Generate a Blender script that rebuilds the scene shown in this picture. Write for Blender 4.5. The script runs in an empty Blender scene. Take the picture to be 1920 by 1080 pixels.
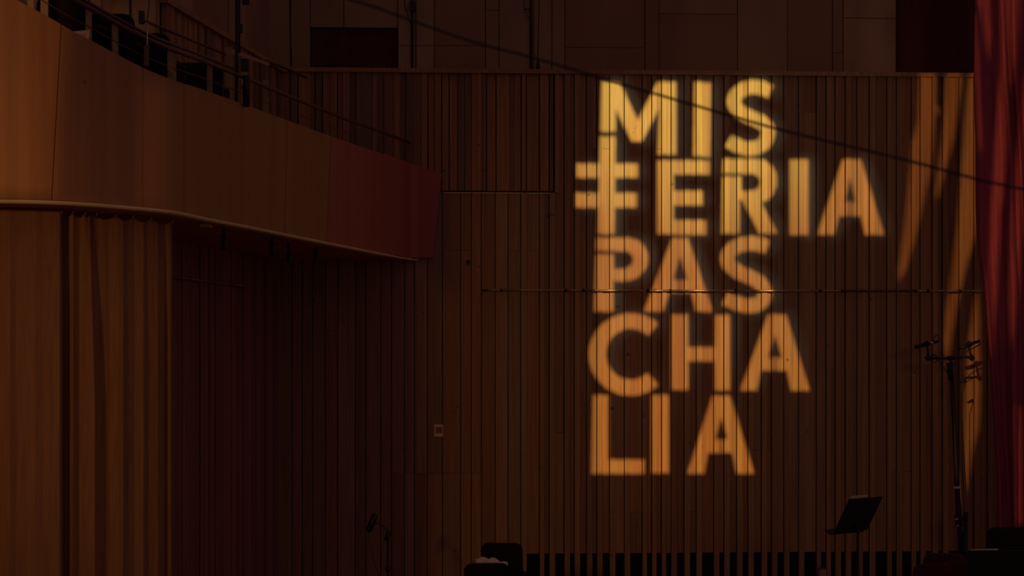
import bpy, math, random
import numpy as np
from mathutils import Vector, Matrix

random.seed(7)
S = bpy.context.scene
COL = S.collection
F = 4000.0            # focal length in pixels of the 1920 px wide frame
EYE = 2.66            # camera height above the stage floor
HY = 660.0            # pixel row of the horizon


def P(px, py, Y):
    return Vector(((px - 960) / F * Y, Y, EYE + (HY - py) / F * Y))


def lin(r, g, b):
    def c(v):
        v /= 255.0
        return v / 12.92 if v <= 0.04045 else ((v + 0.055) / 1.055) ** 2.4
    return (c(r), c(g), c(b))


# ------------------------------------------------------------------ camera
cd = bpy.data.cameras.new('camera')
cam = bpy.data.objects.new('camera', cd)
COL.objects.link(cam)
cam.location = (0, 0, EYE)
cam.rotation_euler = (math.radians(90), 0, 0)
cd.sensor_width = 36
cd.lens = F / 1920 * 36
cd.shift_y = 120 / 1920
cd.clip_end = 200
cd.dof.use_dof = True
cd.dof.focus_distance = 23.5
cd.dof.aperture_fstop = 5.6
S.camera = cam

# ------------------------------------------------------------------ light
S.view_settings.view_transform = 'Standard'
S.view_settings.look = 'None'
S.view_settings.gamma = 1
S.view_settings.exposure = 0
S.view_settings.use_curve_mapping = False
world = bpy.data.worlds.new('dim_hall')
world.use_nodes = True
world.node_tree.nodes['Background'].inputs[0].default_value = (1.0, 0.55, 0.68, 1)
world.node_tree.nodes['Background'].inputs[1].default_value = 0.079
S.world = world


def lamp(name, kind, loc, target, power, color, radius=0.1, size=60, blend=0.3):
    d = bpy.data.lights.new(name, kind)
    d.energy = power
    d.color = color
    if kind == 'AREA':
        d.size = radius
    else:
        d.shadow_soft_size = radius
    if kind == 'SPOT':
        d.spot_size = math.radians(size)
        d.spot_blend = blend
    o = bpy.data.objects.new(name, d)
    o.location = loc
    o.rotation_euler = (Vector(target) - Vector(loc)).to_track_quat('-Z', 'Y').to_euler()
    COL.objects.link(o)
    return o


# warm house light washing the balcony front
lamp('house_light', 'SPOT', (-5.6, 3.0, 4.1), (-3.25, 14.6, 2.7), 520, (1.0, 0.50, 0.22), 0.3, 24, 1.0)
# faint fill added without a fixture to lift the boarded wall
lamp('wall_fill', 'SPOT', (5.5, 3.0, 4.6), (5.0, 24.0, 3.4), 330, (1.0, 0.55, 0.38), 0.8, 28, 1.0)

# ------------------------------------------------------------------ materials
MATS = {}


def new_mat(name, rough=0.6, metal=0.0, spec=0.3):
    m = bpy.data.materials.new(name)
    m.use_nodes = True
    b = m.node_tree.nodes['Principled BSDF']
    b.inputs['Roughness'].default_value = rough
    b.inputs['Metallic'].default_value = metal
    b.inputs['Specular IOR Level'].default_value = spec
    MATS[name] = m
    return m, m.node_tree, b


def noise_mat(name, c1, c2, scale=(6, 6, 6), rough=0.6, metal=0, spec=0.3, bump=0.0, detail=4, lo=0.35, hi=0.65):
    m, nt, b = new_mat(name, rough, metal, spec)
    N, Lk = nt.nodes, nt.links
    tc = N.new('ShaderNodeTexCoord')
    mp = N.new('ShaderNodeMapping')
    mp.inputs['Scale'].default_value = scale
    Lk.new(tc.outputs['Object'], mp.inputs[0])
    nz = N.new('ShaderNodeTexNoise')
    nz.inputs['Scale'].default_value = 1
    nz.inputs['Detail'].default_value = detail
    Lk.new(mp.outputs[0], nz.inputs['Vector'])
    r = N.new('ShaderNodeValToRGB')
    r.color_ramp.elements[0].position = lo
    r.color_ramp.elements[1].position = hi
    r.color_ramp.elements[0].color = (*c1, 1)
    r.color_ramp.elements[1].color = (*c2, 1)
    Lk.new(nz.outputs['Fac'], r.inputs[0])
    Lk.new(r.outputs[0], b.inputs['Base Color'])
    if bump:
        bp = N.new('ShaderNodeBump')
        bp.inputs['Strength'].default_value = bump
        bp.inputs['Distance'].default_value = 0.01
        Lk.new(nz.outputs['Fac'], bp.inputs['Height'])
        Lk.new(bp.outputs[0], b.inputs['Normal'])
    return m


def wood_mat(name, tints, sx=60.0, sz=0.9, rough=0.55, streak=0.32):
    """vertical grained board; every board takes its own tint and grain offset"""
    m, nt, b = new_mat(name, rough, 0, 0.25)
    N, Lk = nt.nodes, nt.links
    oi = N.new('ShaderNodeObjectInfo')
    tr = N.new('ShaderNodeValToRGB')
    tr.color_ramp.interpolation = 'CONSTANT'
    e = tr.color_ramp.elements
    while len(e) < len(tints):
        e.new(0.5)
    for i, t in enumerate(tints):
        e[i].position = i / len(tints)
        e[i].color = (*t, 1)
    Lk.new(oi.outputs['Random'], tr.inputs[0])
    tc = N.new('ShaderNodeTexCoord')
    mp = N.new('ShaderNodeMapping')
    mp.inputs['Scale'].default_value = (sx, sx * 0.4, sz)
    Lk.new(tc.outputs['Object'], mp.inputs[0])
    mul = N.new('ShaderNodeMath')
    mul.operation = 'MULTIPLY'
    mul.inputs[1].default_value = 37.0
    Lk.new(oi.outputs['Random'], mul.inputs[0])
    cx = N.new('ShaderNodeCombineXYZ')
    Lk.new(mul.outputs[0], cx.inputs[2])
    Lk.new(mul.outputs[0], cx.inputs[0])
    Lk.new(cx.outputs[0], mp.inputs['Location'])
    nz = N.new('ShaderNodeTexNoise')
    nz.inputs['Scale'].default_value = 1
    nz.inputs['Detail'].default_value = 5
    nz.inputs['Roughness'].default_value = 0.6
    Lk.new(mp.outputs[0], nz.inputs['Vector'])
    mr = N.new('ShaderNodeMapRange')
    mr.inputs['From Min'].default_value = 0.3
    mr.inputs['From Max'].default_value = 0.7
    mr.inputs['To Min'].default_value = 1.0 - streak
    mr.inputs['To Max'].default_value = 1.0 + streak * 0.5
    Lk.new(nz.outputs['Fac'], mr.inputs['Value'])
    # small knots and nicks
    vz = N.new('ShaderNodeTexNoise')
    vz.inputs['Scale'].default_value = 9
    vz.inputs['Detail'].default_value = 6
    Lk.new(tc.outputs['Object'], vz.inputs['Vector'])
    nk = N.new('ShaderNodeMapRange')
    nk.inputs['From Min'].default_value = 0.24
    nk.inputs['From Max'].default_value = 0.29
    nk.inputs['To Min'].default_value = 0.35
    nk.inputs['To Max'].default_value = 1.0
    Lk.new(vz.outputs['Fac'], nk.inputs['Value'])
    m2 = N.new('ShaderNodeMath')
    m2.operation = 'MULTIPLY'
    Lk.new(mr.outputs[0], m2.inputs[0])
    Lk.new(nk.outputs[0], m2.inputs[1])
    mx = N.new('ShaderNodeVectorMath')
    mx.operation = 'SCALE'
    Lk.new(tr.outputs[0], mx.inputs[0])
    Lk.new(m2.outputs[0], mx.inputs['Scale'])
    Lk.new(mx.outputs[0], b.inputs['Base Color'])
    return m


WOODS = [(0.42, 0.21, 0.080), (0.36, 0.17, 0.062), (0.46, 0.25, 0.100), (0.39, 0.185, 0.072),
         (0.33, 0.18, 0.075), (0.43, 0.205, 0.074), (0.38, 0.22, 0.090), (0.37, 0.165, 0.064)]
wood_mat('wood_board', WOODS)
wood_mat('wood_batten', [(0.42, 0.225, 0.085), (0.46, 0.26, 0.10), (0.38, 0.20, 0.078)])
wood_mat('wood_panel_boards', [(0.40, 0.20, 0.075), (0.22, 0.125, 0.055), (0.46, 0.22, 0.075), (0.30, 0.14, 0.055),
                               (0.43, 0.18, 0.060), (0.25, 0.15, 0.07)])
wood_mat('wood_dark', [(0.34, 0.14, 0.10), (0.29, 0.125, 0.095), (0.38, 0.16, 0.105)])
wood_mat('veneer', [(0.40, 0.185, 0.060), (0.42, 0.195, 0.066)], sx=9, sz=0.25, streak=0.16)
noise_mat('veneer_red', (0.42, 0.115, 0.075), (0.47, 0.135, 0.08), (5, 5, 0.3), 0.55)
noise_mat('soffit', (0.48, 0.18, 0.13), (0.55, 0.22, 0.15), (3, 3, 3), 0.7)
noise_mat('concrete', (0.29, 0.175, 0.08), (0.38, 0.24, 0.11), (1.6, 1.6, 0.9), 0.85, bump=0.15, detail=7)
noise_mat('concrete_dark', (0.27, 0.145, 0.07), (0.34, 0.19, 0.092), (1.2, 1.2, 0.8), 0.85, detail=7)
noise_mat('concrete_pale', (0.33, 0.20, 0.095), (0.44, 0.285, 0.135), (2.5, 2.5, 1.5), 0.85, bump=0.15, detail=8)
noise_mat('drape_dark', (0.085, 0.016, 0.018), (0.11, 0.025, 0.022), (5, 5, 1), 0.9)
noise_mat('gap_black', (0.030, 0.013, 0.010), (0.040, 0.018, 0.013), (3, 3, 3), 0.95, spec=0.0)
noise_mat('vent_black', (0.012, 0.013, 0.013), (0.02, 0.021, 0.02), (30, 30, 30), 0.8, spec=0.1)
noise_mat('black_metal', (0.012, 0.010, 0.010), (0.02, 0.017, 0.016), (20, 20, 20), 0.45, 0.0, 0.4)
noise_mat('black_fabric', (0.018, 0.011, 0.011), (0.028, 0.018, 0.017), (60, 60, 60), 0.95, 0, 0.05)
noise_mat('red_fabric', (0.065, 0.012, 0.012), (0.09, 0.017, 0.016), (60, 60, 60), 0.95, 0, 0.05)
noise_mat('post_brown', (0.34, 0.22, 0.115), (0.40, 0.26, 0.135), (12, 12, 2), 0.6)
noise_mat('rail_dark', (0.10, 0.045, 0.026), (0.14, 0.06, 0.033), (12, 12, 12), 0.5)
noise_mat('rail_brass', (0.42, 0.27, 0.14), (0.52, 0.34, 0.18), (9, 9, 9), 0.35, 0.5, 0.5)
noise_mat('edge_trim', (0.85, 0.66, 0.22), (0.9, 0.72, 0.26), (4, 4, 4), 0.4, 0.0, 0.5)
noise_mat('tan_plastic', (0.9, 0.60, 0.28), (0.95, 0.64, 0.3), (10, 10, 10), 0.5)
noise_mat('paper', (0.75, 0.6, 0.42), (0.82, 0.66, 0.46), (10, 10, 10), 0.8)
noise_mat('steel', (0.5, 0.42, 0.36), (0.6, 0.5, 0.42), (10, 10, 10), 0.3, 0.9, 0.5)
noise_mat('tan_velvet', (0.34, 0.165, 0.058), (0.40, 0.20, 0.072), (40, 40, 3), 0.95, 0, 0.05)
noise_mat('red_velvet', (0.27, 0.058, 0.085), (0.34, 0.072, 0.095), (30, 30, 3), 0.9, 0, 0.05)
noise_mat('stage_floor', (0.13, 0.06, 0.03), (0.18, 0.085, 0.045), (1, 8, 1), 0.6)
noise_mat('carpet', (0.05, 0.02, 0.018), (0.07, 0.03, 0.025), (30, 30, 30), 0.95)

# ------------------------------------------------------------------ mesh helpers
BASE = {}


class MB:
    def __init__(self):
        self.v, self.f = [], []

    def add(self, vs, fs):
        o = len(self.v)
        self.v += [Vector(p) for p in vs]
        self.f += [tuple(i + o for i in f) for f in fs]
        return self

    def box(self, x0, x1, y0, y1, z0, z1, M=None):
        vs = [Vector((x, y, z)) for z in (z0, z1) for y in (y0, y1) for x in (x0, x1)]
        if M is not None:
            vs = [M @ p for p in vs]
        return self.add(vs, [(0, 2, 3, 1), (4, 5, 7, 6), (0, 1, 5, 4), (2, 6, 7, 3), (0, 4, 6, 2), (1, 3, 7, 5)])

    def hexa(self, a, b):
        """prism between two loops of equal length"""
        n = len(a)
        fs = [tuple(range(n - 1, -1, -1)), tuple(range(n, 2 * n))]
        fs += [(i, (i + 1) % n, n + (i + 1) % n, n + i) for i in range(n)]
        return self.add(list(a) + list(b), fs)

    def tube(self, pts, r, n=8, cap=True):
        pts = [Vector(p) for p in pts]
        rs = r if isinstance(r, (list, tuple)) else [r] * len(pts)
        up = None
        rings = []
        for i, p in enumerate(pts):
            t = (pts[min(i + 1, len(pts) - 1)] - pts[max(i - 1, 0)]).normalized()
            if up is None:
                up = t.orthogonal().normalized()
            else:
                up = (up - t * up.dot(t))
                up = up.normalized() if up.length > 1e-6 else t.orthogonal().normalized()
            s = t.cross(up)
            rings.append([p + (up * math.cos(a) + s * math.sin(a)) * rs[i]
                          for a in (2 * math.pi * k / n for k in range(n))])
        vs = [p for rg in rings for p in rg]
        fs = []
        for i in range(len(pts) - 1):
            for k in range(n):
                fs.append((i * n + k, i * n + (k + 1) % n, (i + 1) * n + (k + 1) % n, (i + 1) * n + k))
        if cap:
            fs.append(tuple(range(n - 1, -1, -1)))
            fs.append(tuple((len(pts) - 1) * n + k for k in range(n)))
        return self.add(vs, fs)

    def fat(self, pts, r, n=8, cap=True):
        k = 1.4
        return self.tube(pts, [v * k for v in r] if isinstance(r, (list, tuple)) else r * k, n, cap)

    def slab(self, w, h, t, r, M, seg=5, soft=0.3, curve=0.0):
        """padded rounded rectangle centred in x/z, thickness along y"""
        def loop(w, h, r, y):
            out = []
            for cx, cz, a0 in ((w / 2 - r, h / 2 - r, 0), (-w / 2 + r, h / 2 - r, 90),
                               (-w / 2 + r, -h / 2 + r, 180), (w / 2 - r, -h / 2 + r, 270)):
                for k in range(seg + 1):
                    a = math.radians(a0 + 90 * k / seg)
                    x, z = cx + r * math.cos(a), cz + r * math.sin(a)
                    out.append(M @ Vector((x, y + curve * (x / w * 2) ** 2, z)))
            return out
        e = t * soft
        loops = [loop(w - 2 * e, h - 2 * e, max(r - e, .002), -t / 2), loop(w, h, r, -t / 2 + e),
                 loop(w, h, r, t / 2 - e), loop(w - 2 * e, h - 2 * e, max(r - e, .002), t / 2)]
        n = len(loops[0])
        vs = [p for l in loops for p in l]
        fs = [tuple(range(n)), tuple(range(4 * n - 1, 3 * n - 1, -1))]
        for j in range(3):
            for k in range(n):
                fs.append((j * n + k, (j + 1) * n + k, (j + 1) * n + (k + 1) % n, j * n + (k + 1) % n))
        return self.add(vs, fs)

    def build(self, name, mat, parent=None, smooth=False):
        off = Vector((0, 0, 0))
        if parent is not None:
            off = BASE.get(parent, off)
        me = bpy.data.meshes.new(name)
        me.from_pydata([tuple(p - off) for p in self.v], [], self.f)
        if smooth:
            me.polygons.foreach_set('use_smooth', [True] * len(me.polygons))
        me.materials.append(MATS[mat])
        me.update()
        o = bpy.data.objects.new(name, me)
        COL.objects.link(o)
        if parent is not None:
            o.parent = parent
            BASE[o] = off
        return o


def tag(o, label, cat, group=None):
    o['label'] = label
    o['category'] = cat
    if group:
        o['group'] = group
    return o


def thing(name, label, cat, loc, group=None):
    o = bpy.data.objects.new(name, None)
    o.empty_display_size = 0.1
    o.location = loc
    COL.objects.link(o)
    BASE[o] = Vector(loc)
    return tag(o, label, cat, group)


def copy_tree(o, parent=None):
    c = o.copy()
    COL.objects.link(c)
    if parent is not None:
        c.parent = parent
    for ch in list(o.children):
        copy_tree(ch, c)
    return c


def catmull(pts, n=6):
    pts = [np.array(p, float) for p in pts]
    out = []
    for i in range(len(pts) - 1):
        p0, p1, p2, p3 = pts[max(i - 1, 0)], pts[i], pts[i + 1], pts[min(i + 2, len(pts) - 1)]
        for k in range(n):
            t = k / n
            out.append(0.5 * ((2 * p1) + (-p0 + p2) * t + (2 * p0 - 5 * p1 + 4 * p2 - p3) * t * t
                              + (-p0 + 3 * p1 - 3 * p2 + p3) * t ** 3))
    out.append(pts[-1])
    return out


def interp(x, tab):
    xs, ys = zip(*tab)
    return float(np.interp(x, xs, ys))


# ------------------------------------------------------------------ back wall
WA, WB = Vector((-2.376, 23.76, 0)), Vector((5.211, 24.24, 0))
WD = (WB - WA).normalized()
WN = Vector((-WD.y, WD.x, 0))           # away from the camera
WANG = math.atan2(WD.y, WD.x)


def wall_pt(px, py, off=0.0):
    """point seen at a pixel on the back wall plane pushed back by off"""
    k = (px - 960) / F
    a = WA + WN * off
    s = (k * a.y - a.x) / (WD.x - k * WD.y)
    p = a + WD * s
    return Vector((p.x, p.y, EYE + (HY - py) / F * p.y))


def U(px):
    return (wall_pt(px, HY) - WA).dot(WD)


def ZZ(px, py):
    return wall_pt(px, py).z


def wall_empty(name):
    o = bpy.data.objects.new(name, None)
    o.location = WA
    o.rotation_euler = (0, 0, WANG)
    COL.objects.link(o)
    o['kind'] = 'structure'
    return o


def lbox(name, mat, parent, u0, u1, y0, y1, z0, z1):
    return MB().box(u0, u1, y0, y1, z0, z1).build(name, mat, parent)


fl = MB().box(-9, 12, -4.0, 25.2, -0.3, 0).build('floor', 'stage_floor')
fl['kind'] = 'structure'

wb = wall_empty('wall_back')
UC = U(522)
CAP0 = 5.82
Z_CAP = ZZ(1100, 135)
lbox('backing', 'gap_black', wb, UC - 0.1, U(2140), 0.0, 0.30, 0, Z_CAP)

VENT_Z = ZZ(1250, 1036)
Z_TOP = ZZ(1100, 141) + 0.006
GAP = 0.009


def plank(x0, x1, z0, z1, mat='wood_board', proud=0.03, gap=GAP, name='plank'):
    return lbox(name, mat, wb, U(x0), U(x1) - gap, -proud, 0, z0, z1)


SPLITS = [(1096, 1150, 279), (1220, 1242, 279), (826, 890, 470), (730, 905, 886), (1040, 1062, 811),
          (1495, 1532, 208), (950, 1015, 470), (1400, 1450, 845), (1660, 1712, 886), (1520, 1570, 690),
          (1075, 1102, 690), (1280, 1306, 960), (1180, 1206, 960), (655, 690, 760), (600, 640, 620)]


def split_plank(x0, x1, z0, z1, **k):
    cuts = sorted([ZZ(1100, y) for a, b, y in SPLITS if a <= (x0 + x1) / 2 <= b and z0 < ZZ(1100, y) < z1])
    zs = [z0] + cuts + [z1]
    for a, b in zip(zs, zs[1:]):
        plank(x0, x1, a, b - (0.003 if b != z1 else 0), proud=k.get('proud', 0.03) + random.uniform(-.002, .002),
              mat=k.get('mat', 'wood_board'), gap=k.get('gap', GAP))


# boards of the lower wall beside the soffit
Z_GROOVE = ZZ(1000, 360)
lowL = [522, 549, 568, 587, 611, 634, 667, 687, 715, 735, 759, 778, 802, 830, 864, 884, 903, 929, 953, 977]
for a, b in zip(lowL, lowL[1:]):
    split_plank(a, b, 0, Z_GROOVE - 0.008, proud=random.choice((.028, .032, .036)))
full = [977, 1012, 1030, 1058, 1077, 1100, 1119, 1143, 1170.5, 1204, 1222, 1240, 1258, 1282.5, 1305, 1338, 1357, 1381, 1402,
        1427, 1446, 1469, 1497, 1530, 1548, 1565, 1584, 1606, 1629, 1662, 1680, 1708, 1724.5, 1747, 1766, 1797, 1825, 1850,
        1878, 1899, 1930, 1955, 1990, 2020, 2060, 2085, 2130]
for i, (a, b) in enumerate(zip(full, full[1:])):
    zt = Z_TOP if a >= 1058 else Z_GROOVE - 0.008
    w = b - a
    bw = 10 if w > 18 else 8
    pr = random.choice((.024, .028, .032))
    # narrow batten standing proud, running down past the vents to the floor
    lbox('batten', 'wood_batten', wb, U(a), U(a + bw), -(pr + random.choice((.014, .02, .028))), 0, 0, zt)
    split_plank(a + bw, b, VENT_Z, zt, proud=pr)
    if a == 1030:
        lbox('batten', 'wood_batten', wb, U(1040), U(1048), -.05, 0, Z_GROOVE - 0.008, Z_TOP)
        plank(1048, b, Z_GROOVE - 0.008, Z_TOP)
    # black louvred air vent between the battens
    g = MB()
    u0, u1 = U(a + bw), U(b) - 0.004
    n = 9
    for k in range(n):
        z = 0.03 + k * (VENT_Z - 0.04) / n
        g.add([(u0, -.004, z + .022), (u1, -.004, z + .022), (u1, -.020, z), (u0, -.020, z),
               (u0, -.001, z + .024), (u1, -.001, z + .024), (u1, -.018, z + .003), (u0, -.018, z + .003)],
              [(0, 1, 2, 3), (7, 6, 5, 4), (3, 2, 6, 7), (1, 0, 4, 5), (0, 3, 7, 4), (2, 1, 5, 6)])
    g.build('vent_grille', 'vent_black', wb)

# framed section above the groove: narrower boards of mixed tone
upL = [522, 545, 560, 575, 583, 592, 606, 620, 634, 643, 657, 668, 698, 707, 720, 738, 750, 762, 775, 790, 803, 815, 829,
       843, 858, 872, 884, 895, 904, 913, 931, 955, 965, 978, 987, 1012, 1030, 1037]
for i, (a, b) in enumerate(zip(upL, upL[1:])):
    plank(a, b, Z_GROOVE + 0.010, Z_TOP, 'wood_panel_boards', random.choice((.022, .03, .042, .05)),
          random.choice((.002, .006, .012)))
# thin lip under the groove
lip = MB()
for a, b in ((832, 884), (886, 929), (931, 977), (979, 1030)):
    lip.box(U(a), U(b), -.046, -.038, Z_GROOVE - .02, Z_GROOVE - .012)
lip.build('groove_lip', 'edge_trim', wb)
# cap board along the top of the boarding
caps = [522, 812, 1165, 1585, 1688, 1860, 2140]
for a, b in zip(caps, caps[1:]):
    lbox('cap_board', 'wood_batten', wb, U(a), U(b) - .003, -.075, 0.12, Z_TOP, Z_TOP + .048)

# ------------------------------------------------------------------ upper wall of concrete panels
wu = wall_empty('wall_upper')
ZU0, ZU1 = Z_TOP + .048, 7.6
lbox('backing', 'gap_black', wu, UC - 0.25, U(2140), .16, .5, ZU0, ZU1)


def upanel(x0, x1, y1=None, y0=None, mat='concrete', proud=0.0, gap=.008):
    z0 = ZU0 if y1 is None else ZZ(1100, y1)
    z1 = ZU1 if y0 is None else ZZ(1100, y0)
    return lbox('wall_panel', mat, wu, U(x0), U(x1) - gap, .10 - proud, .16, z0, z1 - (0.006 if y0 is not None else 0))


upanel(497, 545, mat='concrete_pale', proud=.03)
upanel(545, 582)
upanel(582, 645, y1=53, mat='concrete')
upanel(645, 747, y1=53, mat='concrete', proud=.006)
upanel(747, 815, y1=86, mat='concrete_pale', proud=.02)
upanel(747, 815, y0=86, mat='concrete_pale', proud=.024) if False else upanel(747, 815, y0=86, mat='concrete_pale', proud=.018)
upanel(815, 912, y1=85, mat='concrete_dark')
upanel(815, 912, y0=85, mat='concrete_dark', proud=.004)
upanel(912, 937, y1=18, mat='concrete', proud=.02)
upanel(912, 937, y0=18, mat='concrete', proud=.016)
upanel(937, 1037, mat='concrete', proud=.004)
upanel(1037, 1061, mat='concrete', proud=.015)
upanel(1061, 1212, y1=86, mat='concrete_dark')
upanel(1061, 1212, y0=86, mat='concrete_dark', proud=.004)
upanel(1212, 1238, mat='concrete_dark', proud=.02)
upanel(1238, 1386, y1=21, mat='concrete')
upanel(1238, 1386, y0=21, mat='concrete_dark', proud=.004)
upanel(1386, 1480, mat='concrete', proud=.008)
upanel(1480, 1565, mat='concrete_dark', proud=0)
upanel(1565, 1585, y1=92, mat='concrete_dark', proud=.01)
upanel(1565, 1585, y0=92, mat='concrete_dark', proud=.014)
upanel(1585, 1684, y1=26, mat='concrete_pale', proud=.02)
upanel(1585, 1684, y0=26, mat='concrete_pale', proud=.015)
# shut hatch set deep in the wall
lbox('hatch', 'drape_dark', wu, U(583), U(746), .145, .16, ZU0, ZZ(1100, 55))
# dark drape filling the bay beside the red curtain
dd = MB()
nn = 90
rows = []
for j in range(nn):
    u = U(1684) + (U(2140) - U(1684)) * j / (nn - 1)
    rows.append((u, .12 + .018 * math.sin(u * 17) + .01 * math.sin(u * 41 + 1)))
dd.add([(u, y, ZU0) for u, y in rows] + [(u, y, ZU1) for u, y in rows] + [(u, y + .01, ZU0) for u, y in rows]
       + [(u, y + .01, ZU1) for u, y in rows],
       [(j, j + 1, nn + j + 1, nn + j) for j in range(nn - 1)]
       + [(2 * nn + j + 1, 2 * nn + j, 3 * nn + j, 3 * nn + j + 1) for j in range(nn - 1)])
dd.build('bay_drape', 'drape_dark', wu, smooth=True)

# ------------------------------------------------------------------ side wall (boards under and above the balcony)
SC = Vector((wall_pt(522, HY).x, wall_pt(522, HY).y, 0))
SD = Vector((-3.10, 19.4, 0)) - SC
SLEN = SD.length
SD.normalize()
SN = Vector((SD.y, -SD.x, 0))           # away from the hall (to -x)
if SN.x > 0:
    SN = -SN


def side_pt(px, py=HY, off=0.0):
    k = (px - 960) / F
    a = SC + SN * off
    s = (k * a.y - a.x) / (SD.x - k * SD.y)
    p = a + SD * s
    return Vector((p.x, p.y, EYE + (HY - py) / F * p.y))


ws = bpy.data.objects.new('wall_left', None)
ws.location = SC
ws.rotation_euler = (0, 0, math.atan2(SD.y, SD.x))
COL.objects.link(ws)
ws['kind'] = 'structure'
# local x runs towards the camera along the wall; local y = +-; the hall side is found by sign
SGN = 1 if Vector((-SD.y, SD.x, 0)).dot(SN) < 0 else -1   # +y local is hall side when SGN == 1


def sbox(name, mat, u0, u1, d0, d1, z0, z1):
    """d = distance out of the wall into the hall"""
    a, b = sorted((d0 * SGN, d1 * SGN))
    return lbox(name, mat, ws, u0, u1, a, b, z0, z1)


SL = 4.75
sbox('backing', 'gap_black', 0, SL, -.3, 0, 0, Z_CAP)
u = 0.0
while u < SL - .1:
    w = random.choice((.085, .11, .13, .15))
    u1 = min(u + w, SL)
    sbox('plank', 'wood_dark', u, u1 - .010, 0, random.choice((.02, .028, .036)), 0, 3.68)
    sbox('plank', 'wood_panel_boards', u, u1 - .008, 0, random.choice((.02, .03, .045)), 3.68, Z_TOP)
    u = u1
for a, b in ((.06, 1.6), (1.6, 3.2), (3.2, SL)):
    sbox('cap_board', 'wood_batten', a, b - .003, -.12, .075, Z_TOP, Z_TOP + .048)
sbox('upper_backing', 'gap_black', -.4, SL, -.4, -.16, Z_CAP, ZU1)
sbox('upper_panel', 'concrete', -.2, .1, -.16, -.09, ZU0, ZU1)
sbox('upper_panel', 'concrete_dark', .1, 1.2, -.16, -.10, ZU0, ZU1)
sbox('upper_panel', 'concrete', 1.2, 1.9, -.16, -.08, ZU0, ZU1)
sbox('upper_panel', 'concrete_dark', 1.9, 3.3, -.16, -.10, ZU0, ZU1)
sbox('upper_panel', 'concrete', 3.3, SL, -.16, -.09, ZU0, ZU1)

# the wall behind the seats bends outwards nearer the camera
e0 = SC + SD * SL
e1 = Vector((-6.3, 12.5, 0))
wl = MB()
n2 = Vector((-(e1 - e0).y, (e1 - e0).x, 0)).normalized()
if n2.x > 0:
    n2 = -n2
wl.hexa([e0, e1, e1 + n2 * .3, e0 + n2 * .3], [p + Vector((0, 0, 7.6)) for p in (e0, e1, e1 + n2 * .3, e0 + n2 * .3)])
wo = wl.build('wall_corridor', 'concrete_dark')
wo['kind'] = 'structure'
for k in range(9):
    q = MB()
    t0, t1 = .02 + k * .11, .02 + k * .11 + (.05 if k % 2 else .075)
    a, b = e0.lerp(e1, t0), e0.lerp(e1, t1)
    hall = -n2 * .06
    q.hexa([a, b, b + hall, a + hall], [p + Vector((0, 0, 7.6)) for p in (a, b, b + hall, a + hall)])
    q.build('pilaster', 'concrete_pale' if k % 2 else 'concrete', wo)

# ------------------------------------------------------------------ balcony
YB = [(-260, 379), (-160, 379.3), (0, 381), (60, 382), (125, 384.5), (180, 388), (225, 392), (268, 395.5), (312, 400), (345, 406),
      (375, 413), (440, 425), (500, 437), (600, 457), (700, 476.5), (785, 490.5), (812, 490.5)]
YT = [(-260, -190), (-160, -130), (0, -28), (32, 0), (60, 15), (100, 37), (132, 56), (175, 78), (225, 105), (275, 130), (330, 152), (375, 166),
      (425, 184), (475, 202), (507, 214), (575, 239), (662, 270), (725, 290), (812, 321), (828, 327)]
HB = 1.02
YT_S = [(float(a), float(b)) for a, b in catmull(YT, 5)]


DT = []
for _x in range(-260, 841, 4):
    _w = [(math.exp(-(k / 18.0) ** 2), interp(min(max(_x + k, -260), 785), YB)) for k in range(-36, 37, 4)]
    DT.append((_x, HB * F / (HY - sum(a * b for a, b in _w) / sum(a for a, b in _w))))


def bal_depth(px):
    return min(interp(px, DT), 23.76)


def bal_bot(px):
    p = P(px, HY, bal_depth(px))
    p.z = EYE + HB
    return p


def bal_top(px):
    return P(px, interp(px, YT_S), bal_depth(px))


balc = thing('balcony', 'curved wood-veneered balcony front sloping down to meet the boarded wall', 'balcony', bal_bot(345))
# (top px, bottom px) stations of each veneer panel
panels = [([-260, -160, -80, 0, 60, 114], [-260, -160, -80, 0, 55, 96], 'veneer'),
          ([116, 150, 190, 225, 267], [98, 138, 185, 225, 267], 'veneer'),
          ([268.5, 300, 344], [268.5, 300, 344], 'veneer'),
          ([345, 375, 410, 440, 490, 539], [345, 375, 410, 440, 488, 533], 'veneer'),
          ([540, 580, 620], [534, 573, 612], 'veneer'),
          ([621, 700, 770, 828], [613, 690, 756, 812], 'veneer_red')]


def inward(px):
    """horizontal normal pointing behind the balcony front"""
    a, b = bal_bot(px - 8), bal_bot(px + 8)
    d = (b - a)
    n = Vector((-d.y, d.x, 0)).normalized()
    return n


def fine(a):
    out = []
    for i in range(len(a) - 1):
        out += [a[i] + (a[i + 1] - a[i]) * k / 4 for k in range(4)]
    return out + [a[-1]]


for tp, bp_, mat in panels:
    tp, bp_ = fine(tp), fine(bp_)
    m = MB()
    T = [bal_top(x) for x in tp]
    B = [bal_bot(x) + Vector((0, 0, .030)) for x in bp_]
    n = len(T)
    Ti = [t + inward(min(x, 800)) * .05 for t, x in zip(T, tp)]
    Bi = [b + inward(min(x, 800)) * .05 for b, x in zip(B, bp_)]
    vs = T + B + Ti + Bi
    fs = []
    for i in range(n - 1):
        fs += [(i, n + i, n + i + 1, i + 1), (2 * n + i, 2 * n + i + 1, 3 * n + i + 1, 3 * n + i),
               (i, i + 1, 2 * n + i + 1, 2 * n + i), (n + i, 3 * n + i, 3 * n + i + 1, n + i + 1)]
    fs += [(0, 2 * n, 3 * n, n), (n - 1, 2 * n - 1, 4 * n - 1, 3 * n - 1)]
    m.add(vs, fs).build('face_panel', mat, balc)
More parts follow.
